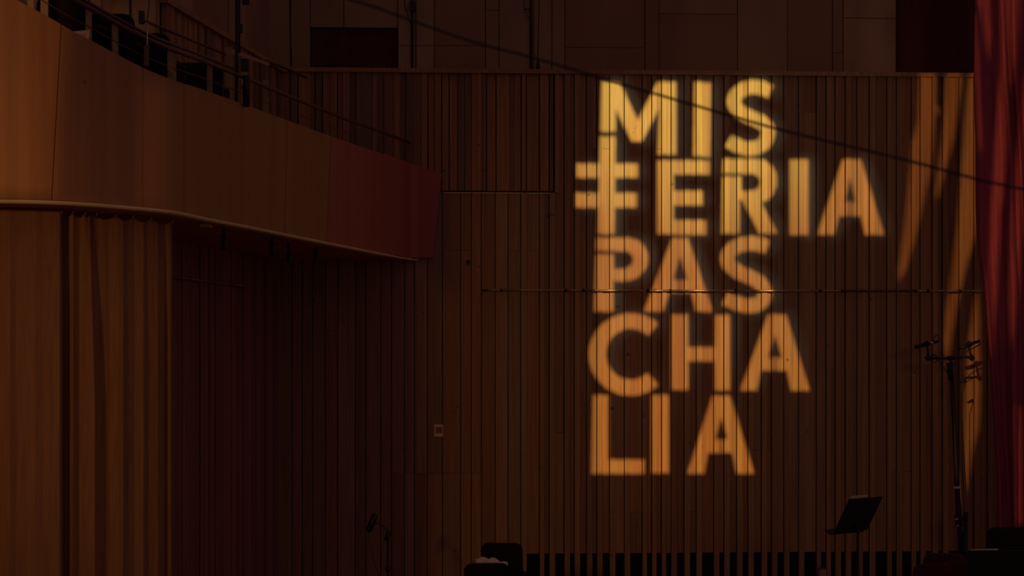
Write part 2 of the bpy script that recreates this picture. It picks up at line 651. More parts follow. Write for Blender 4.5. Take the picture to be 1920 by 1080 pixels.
# parapet core behind the panels, soffit and slab
xs = list(range(-260, 800, 20)) + [806]
m = MB()
A = [bal_bot(x) + inward(x) * .06 for x in xs]
Bk = [Vector((max(-6.0, interp(p.y, [(12.5, -6.2), (19.0, -3.10), (23.75, -2.59)])), p.y, p.z)) for p in A]
for i, p in enumerate(A):
    if Bk[i].x > p.x - .05:
        Bk[i].x = p.x - .05
n = len(xs)
up = Vector((0, 0, .16))
m.add(A + Bk + [p + up for p in A] + [p + up for p in Bk],
      [(i, n + i, n + i + 1, i + 1) for i in range(n - 1)]
      + [(2 * n + i, 2 * n + i + 1, 3 * n + i + 1, 3 * n + i) for i in range(n - 1)]
      + [(i, i + 1, 2 * n + i + 1, 2 * n + i) for i in range(n - 1)])
# corner piece of the soffit out to the back wall
c1, c2 = A[-1], wall_pt(524, HY)
m.add([(c1.x, c1.y, c1.z), (Bk[-1].x, Bk[-1].y, c1.z), (c2.x, c2.y, c1.z), (c1.x, c1.y + .02, c1.z)], [(0, 1, 2, 3)])
m.build('soffit', 'soffit', balc)
# pale moulding along the lower edge
m = MB()
xs = list(range(-260, 786, 12))
prof = [(-.030, 0), (-.036, .012), (-.030, .024), (.02, .026), (.02, -.004)]
vs, fs = [], []
for x in xs:
    b, nrm = bal_bot(x), inward(x)
    f = 1.0 if x < 700 else 1.0 - (x - 700) / 86 * .5
    for d, z in prof:
        vs.append(b + nrm * (d * f) + Vector((0, 0, z * f)))
k = len(prof)
for i in range(len(xs) - 1):
    for j in range(k):
        fs.append((i * k + j, (i + 1) * k + j, (i + 1) * k + (j + 1) % k, i * k + (j + 1) % k))
fs += [tuple(range(k)), tuple((len(xs) - 1) * k + j for j in range(k - 1, -1, -1))]
m.add(vs, fs).build('edge_trim', 'edge_trim', balc)


def bal_behind(px, back):
    return bal_bot(px) + inward(px) * back


def bal_zt(px):
    return bal_top(px).z


# raked floor steps the seats stand on
seat_at = [(137, 0), (205, 34), (282, 70), (374, 124)]
seats = []
for want, ytop in seat_at:
    def seen(v):
        q_ = bal_behind(v, .34)
        return abs(960 + q_.x / q_.y * F - want)
    x = min(range(90, 620, 2), key=seen)
    c = bal_behind(x, .34)
    zf = EYE + (HY - ytop) / F * c.y - .86
    seats.append((c, zf, x))
    d = inward(x)
    t = Vector((d.y, -d.x, 0))
    q = MB()
    z0 = bal_bot(x).z + .16
    quad = [c + t * .3 - d * .24, c + t * .3 + d * .24, c - t * .3 + d * .24, c - t * .3 - d * .24]
    q.hexa([Vector((p.x, p.y, z0)) for p in quad], [Vector((p.x, p.y, zf)) for p in quad])
    q.build('step', 'carpet', balc)

# railing on the parapet
rail = thing('balcony_railing', 'slender double handrail with flat posts along the balcony parapet', 'railing', bal_top(345))


def rail_line(pxs, dz, back):
    return [bal_top(x) + inward(min(x, 790)) * back + Vector((0, 0, dz)) for x in pxs]


hx = list(range(-200, 768, 22)) + [772]
MB().tube(rail_line(hx, .235, .03), .017, 8).build('handrail', 'rail_dark', rail, True)
MB().tube(rail_line([x for x in hx if x < 470], .285, .06), .013, 8).build('handrail', 'rail_dark', rail, True)
MB().tube(rail_line([x for x in hx if x < 720], .10, .03), .004, 6).build('wire', 'rail_dark', rail, True)
for x, hw, top in ((62, 6, .25), (90, 7, .26), (179.5, 5.5, .25), (229.5, 5.5, .24), (339, 8, .25), (409, 5, .27), (513, 5, .31)):
    b = bal_top(x) + inward(x) * .07
    w = hw / F * b.y
    MB().box(b.x - w, b.x + w, b.y - .008, b.y + .008, b.z - .02, b.z + top).build('post', 'post_brown', rail)

# stair rail beyond the seats: pale portal frame and dark sloping rail
gate = thing('stair_railing', 'pale stair rail frame with dark sloping bars behind the parapet', 'railing', P(428, 180, 20.2))
yg = 20.2
MB().box(P(423, 0, yg).x, P(434, 0, yg).x, yg - .02, yg + .02, P(0, 190, yg).z, P(0, 89, yg).z).build('post', 'post_brown', gate)
m = MB()
m.hexa([P(423, 88, yg), P(423, 96, yg), P(423, 96, yg + .05), P(423, 88, yg + .05)],
       [P(505, 117, 21.4), P(505, 124, 21.4), P(505, 124, 21.45), P(505, 117, 21.45)])
m.build('top_bar', 'post_brown', gate)
MB().tube([P(500, 114, 21.4), P(540, 130, 22.2), P(574, 146, 23)], .015, 8).build('handrail', 'rail_dark', gate, True)
MB().tube([P(484, 113, 21.4), P(520, 128, 22.0)], .010, 8).build('handrail', 'rail_dark', gate, True)
MB().tube([P(268, 38, 18.2), P(375, 82, 19.6), P(423, 102, 20.2)], .013, 8).build('handrail', 'rail_dark', gate, True)
m = MB().hexa([P(374, 126, 19.4), P(374, 135, 19.4), P(374, 135, 19.45), P(374, 126, 19.45)],
              [P(424, 126, 20.2), P(424, 134, 20.2), P(424, 134, 20.25), P(424, 126, 20.25)])
m.build('cross_bar', 'post_brown', gate)

# ------------------------------------------------------------------ chairs


def make_chair(name, label, group, fab, top=0.86, w=0.42, bh=0.40, arms=False):
    t = thing(name, label, 'chair', (0, 0, 0), group)
    I = Matrix.Translation((0, .20, top - bh / 2)) @ Matrix.Rotation(math.radians(-6), 4, 'X')
    MB().slab(w, bh, .055, .075, I, curve=-.02).build('backrest', fab, t, True)
    I = Matrix.Translation((0, -.02, .455)) @ Matrix.Rotation(math.radians(90), 4, 'X')
    MB().slab(w, .42, .06, .06, I).build('seat', fab, t, True)
    for sx in (-1, 1):
        x = sx * (w / 2 - .03)
        MB().tube([(x, -.19, .43), (x, -.21, 0)], .011, 8).build('leg', 'black_metal', t, True)
        MB().tube([(x, .19, .72), (x, .17, .44), (x, .22, 0)], .011, 8).build('leg', 'black_metal', t, True)
        if arms:
            x = sx * (w / 2 + .025)
            MB().box(x - .022, x + .022, -.2, .16, .635, .66).build('armrest', 'red_fabric', t)
            MB().box(x - .015, x + .015, -.19, -.15, 0, .635).build('arm_post', 'red_fabric', t)
    MB().tube([(-w / 2 + .03, -.19, .42), (w / 2 - .03, -.19, .42), (w / 2 - .03, .17, .42), (-w / 2 + .03, .17, .42),
               (-w / 2 + .03, -.19, .42)], .010, 6).build('seat_frame', 'black_metal', t, True)
    return t


def put(o, loc, rz):
    o.location = loc
    o.rotation_euler = (0, 0, rz)
    return o


# balcony seats
bl = ['dark balcony chair with the tan card in front of it, nearest the tall veneer seam',
      'dark balcony chair seen between two pale posts just down the slope from the tan card',
      'dark round-shouldered balcony chair beside the thinner black lamp pole',
      'dark balcony chair lowest on the slope, just before the pale portal frame']
b0 = make_chair('balcony_chair', bl[0], 'seats along the balcony', 'black_fabric', arms=True, w=.40)
for i, (c, zf, x) in enumerate(seats):
    o = b0 if i == 0 else copy_tree(b0)
    o['label'] = bl[i]
    put(o, (c.x, c.y, zf), math.radians(180 + (-8, 5, -4, 6, -10)[i]))
    if i:
        pass

# stage chairs
c0 = make_chair('stage_chair', 'dark padded chair with a rounded backrest close to the vented wall', 'dark chairs on the stage',
                'black_fabric', top=.80, w=.41, bh=.40)
p = P(946, 1026, 21.0)
put(c0, (p.x, 21.0, 0), math.radians(172))
c1_ = copy_tree(c0)
c1_['label'] = 'dark padded chair with a pale cloth over its back'
p = P(909, 1052, 19.4)
put(c1_, (p.x, 19.4, 0), math.radians(186))
c1_.scale = (1, 1, .95)
big = make_chair('stage_chair', 'tall dark chair standing behind the low music stand by the red curtain', 'dark chairs on the stage',
                 'black_fabric', top=1.0, w=.47, bh=.55)
p = P(1890, 980, 20.4)
put(big, (p.x, 20.4, 0), math.radians(176))
r0 = make_chair('stage_chair', 'dark red upholstered chair beside the foot of the tall microphone stand', 'red chairs on the stage', 'red_fabric',
                top=.79, w=.40, bh=.42)
p = P(1762, 1040, 20.4)
put(r0, (p.x, 20.0, 0), math.radians(160))
r1 = copy_tree(r0)
r1['label'] = 'dark red upholstered chair next to the single leaning music stand, lower of the red pair'
p = P(1694, 1056, 20.2)
put(r1, (p.x, 19.3, 0), math.radians(200))
r1.scale = (1, 1, .97)

# crumpled cloth on the chair back
ct = P(922, 1052, 19.3)
m = MB()
nx, nyy = 16, 10
vs = []
for j in range(nyy):
    for i in range(nx):
        s = i / (nx - 1) - .5
        q = j / (nyy - 1) - .5
        ang = q * 2.4
        x = ct.x + s * .29
        y = ct.y + .10 + math.sin(ang) * .055
        z = .745 + math.cos(ang) * .042 - (.05 * max(0, s) * 2) + .012 * math.sin(s * 17 + q * 5) - (.028 if abs(q) > .45 else 0)
        vs.append((x, y, z))
fs = [(j * nx + i, j * nx + i + 1, (j + 1) * nx + i + 1, (j + 1) * nx + i) for j in range(nyy - 1) for i in range(nx - 1)]
o = m.add(vs, fs).build('cloth', 'paper', None, True)
sm = o.modifiers.new('thickness', 'SOLIDIFY')
sm.thickness = .006
tag(o, 'pale crumpled cloth thrown over a dark chair back', 'cloth')

# ------------------------------------------------------------------ tan curtain under the balcony


def curtain_mesh(name, mat, foot, depth_tab, z_top, z_bot, Yfun, px0, px1, lean=None, scallop=None, nz=40, foldk=1.0, step=1.0):
    """cloth surface hung from a track; depth_tab gives fold depth across the width"""
    xs = np.arange(px0, px1 + .01, step)
    rows = []
    zs = [z_top + (z_bot - z_top) * (k / (nz - 1)) ** 1.6 for k in range(nz)]
    vs = []
    for k, z in enumerate(zs):
        t = (z_top - z) / (z_top - z_bot)
        for x in xs:
            Y = Yfun(x)
            fd = interp(x, depth_tab)
            amp = foldk * min(1.0, .45 + 2.2 * t)
            xx = x + (lean(x, z) if lean else 0)
            p_ = P(xx, HY, Y - fd * amp)
            zz = z
            if scallop and k < 6:
                zz = z - scallop(x) * (1 - k / 6)
            vs.append((p_.x, p_.y, zz))
    n = len(xs)
    fs = [(k * n + i, (k + 1) * n + i, (k + 1) * n + i + 1, k * n + i + 1) for k in range(nz - 1) for i in range(n - 1)]
    m_ = MB().add(vs, fs)
    return m_


def fold_table(pts, n=8):
    c = catmull(pts, n)
    return [(float(a), float(b)) for a, b in c]


def cY(px):
    return bal_depth(px) + .46


hooks = [116, 136, 160, 181, 217, 250, 284, 324]


def scal(x):
    for a, b in zip(hooks, hooks[1:]):
        if a <= x <= b:
            t = (x - a) / (b - a)
            return .035 * math.sin(math.pi * t)
    return 0


tabA = [(-80, .02), (-60, .08), (-30, .03), (0, .05), (18, .085), (30, .06), (50, .052), (66, .066), (80, .058), (100, .068), (112, .078), (117, .03)]
tabB = [(112, .0), (118, .0), (128, .03), (137, .075), (142, .05), (149, .03), (160, .075), (172, .115), (178, .13), (180.5, .06), (188, .03),
        (205, .05), (222, .115), (231, .13), (239, .09), (252, .08), (264, .11), (269, .125), (276, .085), (290, .105), (296.5, .12),
        (299, .05), (309, .035), (317, .10), (321, .115), (323, .05)]
for nm, tab, a, b, lab, sc in (('curtain', tabA, -80, 117, 'smooth tan velvet curtain running out past the balcony', None),
                               ('curtain', tabB, 113, 323, 'deeply pleated tan velvet curtain hanging by the dark boarded recess', scal)):
    def lean(x, z, a=a):
        if a < 0:
            return 0
        d = (3.66 - z)
        # the middle fold drifts sideways in its upper part
        return -10 * math.exp(-((x - 178) / 14) ** 2) * max(0, 1 - d / 1.35) - (2.0 * d if x < 140 else 0) * .3
    m = curtain_mesh(nm, 'tan_velvet', None, tab, 3.665, 0.02, (cY if a < 0 else (lambda x: cY(x) + .09)), a, b, lean, sc, nz=36, foldk=1.25)
    t = thing('curtain', lab, 'curtain', P((a + b) / 2, HY, cY((a + b) / 2)) * 1.0, 'tan curtains under the balcony')
    o = m.build('cloth', 'tan_velvet', t, True)
    sm = o.modifiers.new('thickness', 'SOLIDIFY')
    sm.thickness = .008
    for h in (hooks if a > 0 else [-60, -20, 20, 60, 100]):
        q = P(h, HY, cY(h) - .02)
        MB().tube([(q.x, q.y, 3.64), (q.x, q.y, 3.685)], .006, 6).build('hook', 'steel', t, True)

# ------------------------------------------------------------------ red curtain beside the stage
YR = 22.3


def rlean(x, z):
    py = HY - (z - EYE) * F / YR
    # edge drifts right towards the floor
    e = interp(py, [(-150, -4), (0, -2), (140, 0), (270, 8), (400, 11), (470, 14), (545, 25), (600, 27), (700, 32), (900, 38), (1120, 40)])
    return e * max(.15, 1 - (x - 1825) / 170) + 6 * math.sin(z * 1.1 + x * .045)


tabR = [(1824, .0), (1828, .07), (1834, .10), (1841, .04), (1850, .0), (1858, .03), (1866, .02), (1876, .09), (1882, .13), (1888, .10), (1893, .04),
        (1901, .07), (1908, .12), (1914, .07), (1922, .0), (1932, .09), (1941, .13), (1951, .02), (1965, .1), (1975, .02), (1990, .11), (2005, .03), (2020, .12), (2036, .02), (2050, .1)]
rc = thing('curtain', 'red velvet stage curtain with lit folds hanging past the boarded wall', 'curtain', P(1900, 1000, YR))
m = curtain_mesh('curtain', 'red_velvet', None, fold_table(tabR, 4), 7.2, 0.02, lambda x: YR, 1824, 2050, rlean, None, nz=44)
o = m.build('cloth', 'red_velvet', rc, True)
sm = o.modifiers.new('thickness', 'SOLIDIFY')
sm.thickness = .008

# ------------------------------------------------------------------ rails on the boarded walls
wr = thing('wall_rail', 'thin jointed brass rail crossing the boarded wall through the projected letters', 'rail', wall_pt(1380, 546))
zr = EYE + 115 / F * 23.97
seg = [915, 940, 1061, 1094, 1215, 1257, 1380, 1538, 1580, 1717, 1740, 1800, 1862]


def wp(px, z, out):
    q = wall_pt(px, HY, -out)
    return Vector((q.x, q.y, z))


for i, (a, b) in enumerate(zip(seg, seg[1:])):
    a3, b3 = wp(a + .6, zr, .115), wp(b - .6, zr, .115)
    mat = 'rail_dark' if i == 8 else 'rail_brass'
    MB().tube([a3, b3], .0125, 8).build('rail_section', mat, wr, True)
    if i:
        q0, q1 = wp(a, zr, .115), wp(a, zr, .02)
        MB().tube([q0, q1], .008, 6).build('bracket', 'black_metal', wr, True)
        c = wp(a, zr, .115)
        MB().tube([c - WD * .012, c + WD * .012], .0165, 8).build('collar', 'black_metal', wr, True)
MB().tube([wp(915, zr, .115), wp(905, zr, .05)], .0125, 8).build('rail_end', 'rail_dark', wr, True)

wr2 = thing('wall_rail', 'thin brass rail on the dark boarding behind the pleated tan curtain', 'rail', side_pt(390, 530))
pts = []
for a, b in ((300, 341), (342, 356), (357, 406), (407, 440), (441, 472)):
    A3, B3 = side_pt(a, HY, -.10), side_pt(b, HY, -.10)
    A3.z = B3.z = 3.335
    MB().tube([A3, B3], .010, 8).build('rail_section', 'rail_brass', wr2, True)
    A4 = side_pt(a, HY, -.02)
    A4.z = 3.335
    MB().tube([A3, A4], .007, 6).build('bracket', 'black_metal', wr2, True)

# ------------------------------------------------------------------ small wall fittings


def on_wall(px0, px1, py0, py1, out0, out1):
    a, b = wall_pt(px0, py0), wall_pt(px1, py1)
    w0, w1 = wp(px0, 0, out0), wp(px1, 0, out0)
    v0, v1 = wp(px0, 0, out1), wp(px1, 0, out1)
    z0, z1 = b.z, a.z
    return MB().hexa([Vector((q.x, q.y, z0)) for q in (w0, w1, v1, v0)], [Vector((q.x, q.y, z1)) for q in (w0, w1, v1, v0)])


sw = thing('control_plate', 'small tan wall control plate with a dark middle on the boarding', 'switch', wall_pt(822, 807, -.034))
on_wall(814, 830.5, 796, 818.5, .034, .046).build('plate', 'tan_plastic', sw)
on_wall(817, 829.5, 800, 812, .0455, .050).build('inset', 'wood_dark', sw)
on_wall(815.5, 829, 812.5, 814, .0455, .052).build('ledge', 'edge_trim', sw)
so = thing('wall_socket', 'tiny black socket high on the boarding under the balcony end', 'socket', wall_pt(878, 492, -.034))
on_wall(874.5, 881, 488, 496, .034, .055).build('cover', 'black_metal', so)
on_wall(876, 879.5, 490, 494, .0545, .057).build('inset', 'gap_black', so)
fb = thing('floor_box', 'little grey-brown box standing at the foot of the vented wall', 'box', wp(1541.5, 0, .13))
a, b = wp(1535, 0, .16), wp(1548, 0, .16)
MB().box(a.x, b.x, a.y - .04, a.y + .04, 0, EYE - 406 / F * a.y).build('body', 'post_brown', fb)
MB().box(a.x - .004, b.x + .004, a.y - .045, a.y + .045, EYE - 406 / F * a.y, EYE - 406 / F * a.y + .008).build('lid', 'rail_dark', fb)

# conduits and cords on the upper wall


def up_pt(px, py, out=.0):
    q = wall_pt(px, py, .10 - out)
    return q


cd1 = tag(MB().tube([up_pt(543, -60, .03), up_pt(544, 40, .03), up_pt(546, 124, .03)], .007, 6).build('hanging_cable', 'black_metal', None, True),
          'lone thin black cable hanging down the upper wall beside the stair rail', 'cable', 'cables on the upper wall')
k1 = thing('conduit', 'black conduit pair on the pale pilaster beside the shut hatch', 'conduit', up_pt(775, 128, .03))
MB().tube([up_pt(773, -60, .03), up_pt(773, 127, .03)], .014, 8).build('pipe', 'black_metal', k1, True)
MB().tube([up_pt(780, -60, .03), up_pt(780, 127, .03)], .006, 6).build('pipe', 'rail_dark', k1, True)
MB().box(*[f for pr in zip((up_pt(769, 0).x, up_pt(769, 0).y - .07, up_pt(0, 14).z), (up_pt(779, 0).x, up_pt(769, 0).y - .0, up_pt(0, -4).z)) for f in pr]
         ).build('junction_box', 'black_metal', k1)
MB().tube([up_pt(757, -60, .03), up_pt(759, 10, .03), up_pt(768, 38, .03), up_pt(773, 50, .03)], .004, 6).build('cable', 'black_metal', k1, True)
k2 = thing('conduit', 'black rod pair with a side bracket on the upper wall near the first letter', 'conduit', up_pt(996, 130, .03))
MB().tube([up_pt(995, -60, .03), up_pt(995.5, 130, .03)], .011, 8).build('pipe', 'black_metal', k2, True)
MB().tube([up_pt(999.5, -60, .03), up_pt(999.5, 130, .03)], .006, 6).build('pipe', 'rail_dark', k2, True)
MB().tube([up_pt(984, -60, .03), up_pt(983, 18, .03), up_pt(990, 32, .03), up_pt(995, 40, .03)], .004, 6).build('cable', 'black_metal', k2, True)
MB().tube([up_pt(982, 17.5, .03), up_pt(995, 17.5, .03)], .006, 6).build('bracket', 'black_metal', k2, True)
k3 = thing('plumb_weight', 'black cord ending in a pear-shaped weight above the boarding', 'cord', up_pt(1009, 130, .05))
MB().tube([up_pt(1013, -60, .05), up_pt(1010, 40, .05), up_pt(1008.5, 116, .05)], .005, 6).build('cord', 'black_metal', k3, True)
MB().tube([up_pt(1008.5, 113, .05), up_pt(1008.6, 118, .05), up_pt(1009, 124, .05), up_pt(1009, 129, .05), up_pt(1009, 131, .05)],
          [.006, .013, .021, .022, .012], 10).build('weight', 'black_metal', k3, True)

# black lamp poles standing on the balcony
for px, ytop, back, lab, rr in ((265, -80, .10, 'thinner black pole with a pale-flecked clamp on the balcony among the seats', .010),
                                (457, -80, .06, 'black pole with a lamp barrel standing at the low end of the balcony parapet', .014)):
    b = bal_top(px) + inward(px) * back
    Yp = b.y
    t = thing('lamp_pole', lab, 'lamp', (b.x, b.y, bal_bot(px).z + .16), 'lamp poles on the balcony')
    MB().tube([(b.x, b.y, bal_bot(px).z + .16), (b.x, b.y, P(0, ytop, Yp).z)], rr, 8).build('pole', 'black_metal', t, True)
    if px == 457:
        q = P(463, 172, Yp)
        MB().tube([P(462, 200, Yp - .05), P(462, 168, Yp - .05), P(462, 142, Yp - .05)], [.028, .032, .034], 12).build('lamp_barrel', 'black_metal', t, True)
        MB().tube([P(454, 165, Yp - .08), P(454, 148, Yp - .08)], .006, 8).build('knob', 'steel', t, True)
        MB().box(P(453, 0, Yp).x, P(467, 0, Yp).x, Yp - .06, Yp + .02, P(0, 134, Yp).z, P(0, 112, Yp).z).build('clamp', 'black_metal', t)
        MB().tube([P(449, -80, Yp), P(449, 100, Yp)], .007, 8).build('cable', 'black_metal', t, True)
        MB().box(P(449, 0, Yp).x, P(455, 0, Yp).x, Yp - .03, Yp + .01, P(0, 62, Yp).z, P(0, 46, Yp).z).build('clip', 'black_metal', t)
        MB().box(P(455, 0, Yp).x, P(468, 0, Yp).x, Yp - .04, Yp + .01, P(0, 9, Yp).z, P(0, -6, Yp).z).build('clip', 'black_metal', t)
    else:
        MB().box(P(262, 0, Yp).x, P(271, 0, Yp).x, Yp - .05, Yp + .01, P(0, 45, Yp).z, P(0, 22, Yp).z).build('clamp', 'black_metal', t)
        MB().tube([P(276, 42, Yp), P(276, 95, Yp), P(275, 122, Yp)], .005, 8).build('cable', 'steel', t, True)
        MB().box(P(272, 0, Yp).x, P(279, 0, Yp).x, Yp - .04, Yp + .01, P(0, 124, Yp).z, P(0, 86, Yp).z).build('adapter', 'rail_dark', t)
        MB().tube([P(284, -80, Yp + .1), P(279, 10, Yp + .1), P(276, 42, Yp)], .004, 6).build('cable', 'black_metal', t, True)

# tan card leaning behind the parapet
cy = bal_depth(160)
ca = thing('card', 'small tan card with a ring mark leaning behind the balcony parapet', 'card', P(152, 90, cy + .06))


def kp(x, y, e=0.0):
    return P(x, y, bal_depth(x) + .075 + e)


CARD = [(130, 59.5), (131, 84), (166, 92), (166.5, 74), (169, 56)]
MB().hexa([kp(*q) for q in CARD], [kp(*q, .012) for q in CARD]).build('sheet', 'tan_plastic', ca)
ring = [kp(157 + 3.6 * math.cos(a), 67 + 4.2 * math.sin(a), -.006) for a in (2 * math.pi * k / 14 for k in range(15))]
MB().tube(ring, .0045, 6, False).build('ring', 'paper', ca, True)

# spotlights under the balcony
for px, y0, y1, Y, w, lab in ((419, 437, 468, 17.6, 4.5, 'black can spotlight nearest the curtain under the balcony'),
                              (510, 452, 479, 19.0, 5, 'black box spotlight with an open yoke under the balcony'),
                              (541, 470, 492, 20.0, 5, 'squat black spotlight next to the yoke under the balcony'),
                              (592, 466, 491, 20.9, 4, 'black can spotlight nearest the balcony end underneath')):
    zc = EYE + HB
    t = thing('spotlight', lab, 'spotlight', P(px, HY, Y) + Vector((0, 0, HB)), 'spotlights under the balcony')
    x = P(px, HY, Y).x
    z0, z1 = P(0, y1, Y).z, min(P(0, y0, Y).z, zc - .01)
    MB().tube([(x, Y, zc), (x, Y, z1)], .012, 8).build('bracket', 'black_metal', t, True)
    r = w / F * Y
    MB().tube([(x, Y, z1), (x, Y, z1 - .01), (x + .005, Y - .01, z0 + .02), (x + .006, Y - .012, z0)], [r * .6, r, r, r * .9], 12).build('can', 'black_metal', t, True)
    MB().tube([(x + .006, Y - .012, z0 + .006), (x + .006, Y - .013, z0 - .003)], r * .7, 10).build('lens', 'rail_dark', t, True)
    if px == 510:
        yk = [(x + .02, Y, zc), (x + .09, Y, zc - .02), (x + .10, Y, zc - .10), (x + .03, Y, z0 + .02)]
        MB().tube(yk, .005, 6).build('yoke', 'rail_dark', t, True)
MB().box(P(378, 0, 17.1).x, P(396, 0, 17.1).x, 17.0, 17.2, EYE + HB - .02, EYE + HB + .01).build('soffit_plate', 'edge_trim', balc)

# ------------------------------------------------------------------ sagging cable across the hall
cpts = [(-900, -720), (-100, -340), (560, -40), (700, 12), (880, 76), (1000, 108), (1140, 150), (1260, 185), (1440, 237), (1575, 270), (1700, 300), (1840, 338), (1920, 355), (2100, 398), (2400, 462), (3400, 640), (5200, 860)]
cc = catmull(cpts, 4)
tag(MB().tube([P(x, y, 5.0) for x, y in cc], .0033, 8).build('cable', 'black_metal', None, True),
    'long dark cable slanting across in front of the letters and red curtain', 'cable')

# ------------------------------------------------------------------ music stands
Ym = 19.5
ms = thing('music_stand', 'black music stand with its desk leaning back, alone before the boarded wall', 'stand', (P(1612, 0, Ym).x, Ym + .06, 0))
w = Vector((.357, .34, 0))
h = Vector((.125, -.115, .318))
TL = P(1594, 936.5, Ym)
nrm = w.cross(h).normalized()
if nrm.y > 0:
    nrm = -nrm          # towards the camera
BL = TL - h


def plate(mb, o, a, b, t):
    return mb.hexa([o, o + a, o + a + b, o + b], [o + t, o + a + t, o + a + b + t, o + b + t])


plate(MB(), BL, w, h, -nrm * .012).build('desk', 'black_metal', ms)
lipo = BL - w.normalized() * .06 - h.normalized() * .004
plate(MB(), lipo, w * 1.02, h.normalized() * -.012, -nrm * .075).build('ledge', 'black_metal', ms)
plate(MB(), TL - h * .55 + w * .04 - nrm * .014, w * .50, h * .615, -nrm * .004).build('sheet_music', 'paper', ms)
mid = BL + w * .5 + h * .18
MB().tube([mid, mid + nrm * .05, Vector((P(1611, 0, Ym).x, Ym + .06, mid.z - .06))], .014, 8).build('tilt_joint', 'black_metal', ms, True)
bx, by = P(1611, 0, Ym).x, Ym + .06
MB().tube([(bx, by, mid.z - .05), (bx, by, .62)], .009, 8).build('pole', 'black_metal', ms, True)
MB().tube([(bx, by, .66), (bx, by, .10)], .0135, 8).build('pole', 'black_metal', ms, True)
for k in range(3):
    a = math.radians(80 + 120 * k)
    MB().tube([(bx, by, .20), (bx + .12 * math.cos(a), by + .12 * math.sin(a), .16), (bx + .27 * math.cos(a), by + .27 * math.sin(a), .008)], .008, 6).build('leg', 'black_metal', ms, True)

Y2 = 18.6
ms2 = thing('music_stand', 'low black music stand with a pale sheet, in front of the tall dark chair', 'stand', (P(1885, 0, Y2).x, Y2 + .12, 0))
o0 = P(1818, 1033, Y2)
hh = Vector((.0, -.10, .33))
ww = Vector((.52, .03, .0))
plate(MB(), o0 - hh, ww, hh, Vector((0, .012, .004))).build('desk', 'black_metal', ms2)
plate(MB(), o0 - hh - Vector((.01, 0, .012)), ww * 1.03, Vector((0, 0, .012)), Vector((0, .075, .0))).build('ledge', 'black_metal', ms2)
plate(MB(), o0 - hh * .6 + Vector((.012, .014, .004)), Vector((.24, .014, .006)), hh * .622, Vector((0, .004, .001))).build('sheet_music', 'paper', ms2)
bx, by = o0.x + .26, Y2 + .14
MB().tube([o0 - hh * .6 + ww * .5 + Vector((0, .01, 0)), (bx, by, o0.z - .30)], .013, 8).build('tilt_joint', 'black_metal', ms2, True)
MB().tube([(bx, by, o0.z - .28), (bx, by, .1)], .0115, 8).build('pole', 'black_metal', ms2, True)
for k in range(3):
    a = math.radians(90 + 120 * k)
    MB().tube([(bx, by, .20), (bx + .12 * math.cos(a), by + .12 * math.sin(a), .16), (bx + .27 * math.cos(a), by + .27 * math.sin(a), .008)], .008, 6).build('leg', 'black_metal', ms2, True)

# ------------------------------------------------------------------ short boom microphone
Y3 = 21.2
b = P(727.5, 1080, Y3)
mk = thing('microphone_stand', 'short black microphone stand with a tilted large microphone on a curved arm', 'stand', (b.x, Y3, 0))
MB().tube([(b.x, Y3, .05), (b.x, Y3, P(0, 1006, Y3).z)], [.014, .0135], 10).build('pole', 'black_metal', mk, True)
MB().tube([P(727, 1072, Y3), P(727, 1062, Y3)], .022, 10).build('collar', 'black_metal', mk, True)
MB().tube([P(724, 1014, Y3), P(727, 1003, Y3), P(730, 996, Y3)], [.02, .028, .016], 10).build('clutch', 'black_metal', mk, True)
MB().tube([P(734, 1001, Y3), P(727, 996, Y3), P(718, 986, Y3), P(708, 981, Y3), P(700, 981, Y3)], .008, 8).build('boom_arm', 'black_metal', mk, True)
mc = MB().tube([P(690.5, 997, Y3), P(691.5, 995, Y3), P(697, 981, Y3), P(703, 967, Y3), P(705.5, 964.5, Y3)], [.018, .030, .034, .032, .016], 12).build('microphone', 'black_metal', mk, True)
MB().tube([P(690, 997, Y3), P(692, 1012, Y3), P(700, 1048, Y3), P(711, 1082, Y3), P(722, 1130, Y3)], .003, 6).build('cable', 'black_metal', mk, True)
for k in range(3):
    a = math.radians(30 + 120 * k)
    MB().tube([(b.x, Y3, .12), (b.x + .3 * math.cos(a), Y3 + .3 * math.sin(a), .01)], .009, 6).build('leg', 'black_metal', mk, True)

# ------------------------------------------------------------------ tall twin microphone stand
Y4 = 23.1


def Q(x, y, d=0):
    return P(x, y, Y4 + d)


foot = Q(1807, 1120)
tk = thing('microphone_stand', 'tall leaning microphone stand with two slim microphones on a crossbar', 'stand', (foot.x, Y4, 0))
MB().fat([Q(1783, 690), Q(1788, 770), Q(1794, 900), Q(1800, 1000), Q(1805, 1060)], [.017, .019, .021, .022, .022], 10).build('pole', 'black_metal', tk, True)
MB().fat([Q(1811, 960), Q(1810, 1060), Q(1807, 1119)], .020, 10).build('lower_tube', 'black_metal', tk, True)
MB().fat([Q(1780, 680), Q(1781.5, 690), Q(1783, 712)], [.026, .026, .020], 10).build('head_clutch', 'black_metal', tk, True)
MB().fat([Q(1782, 682), Q(1782.5, 672)], .008, 8).build('stem', 'black_metal', tk, True)
MB().fat([Q(1738, 672), Q(1782, 671.5), Q(1823, 669.5)], .010, 8).build('crossbar', 'black_metal', tk, True)
MB().fat([Q(1777, 671.5), Q(1788, 671)], .017, 10).build('crossbar_boss', 'black_metal', tk, True)
for q0, q1 in ((Q(1794, 912), Q(1794.3, 916)),):
    MB().fat([q0, q1], .026, 12).build('tape_band', 'paper', tk, True)
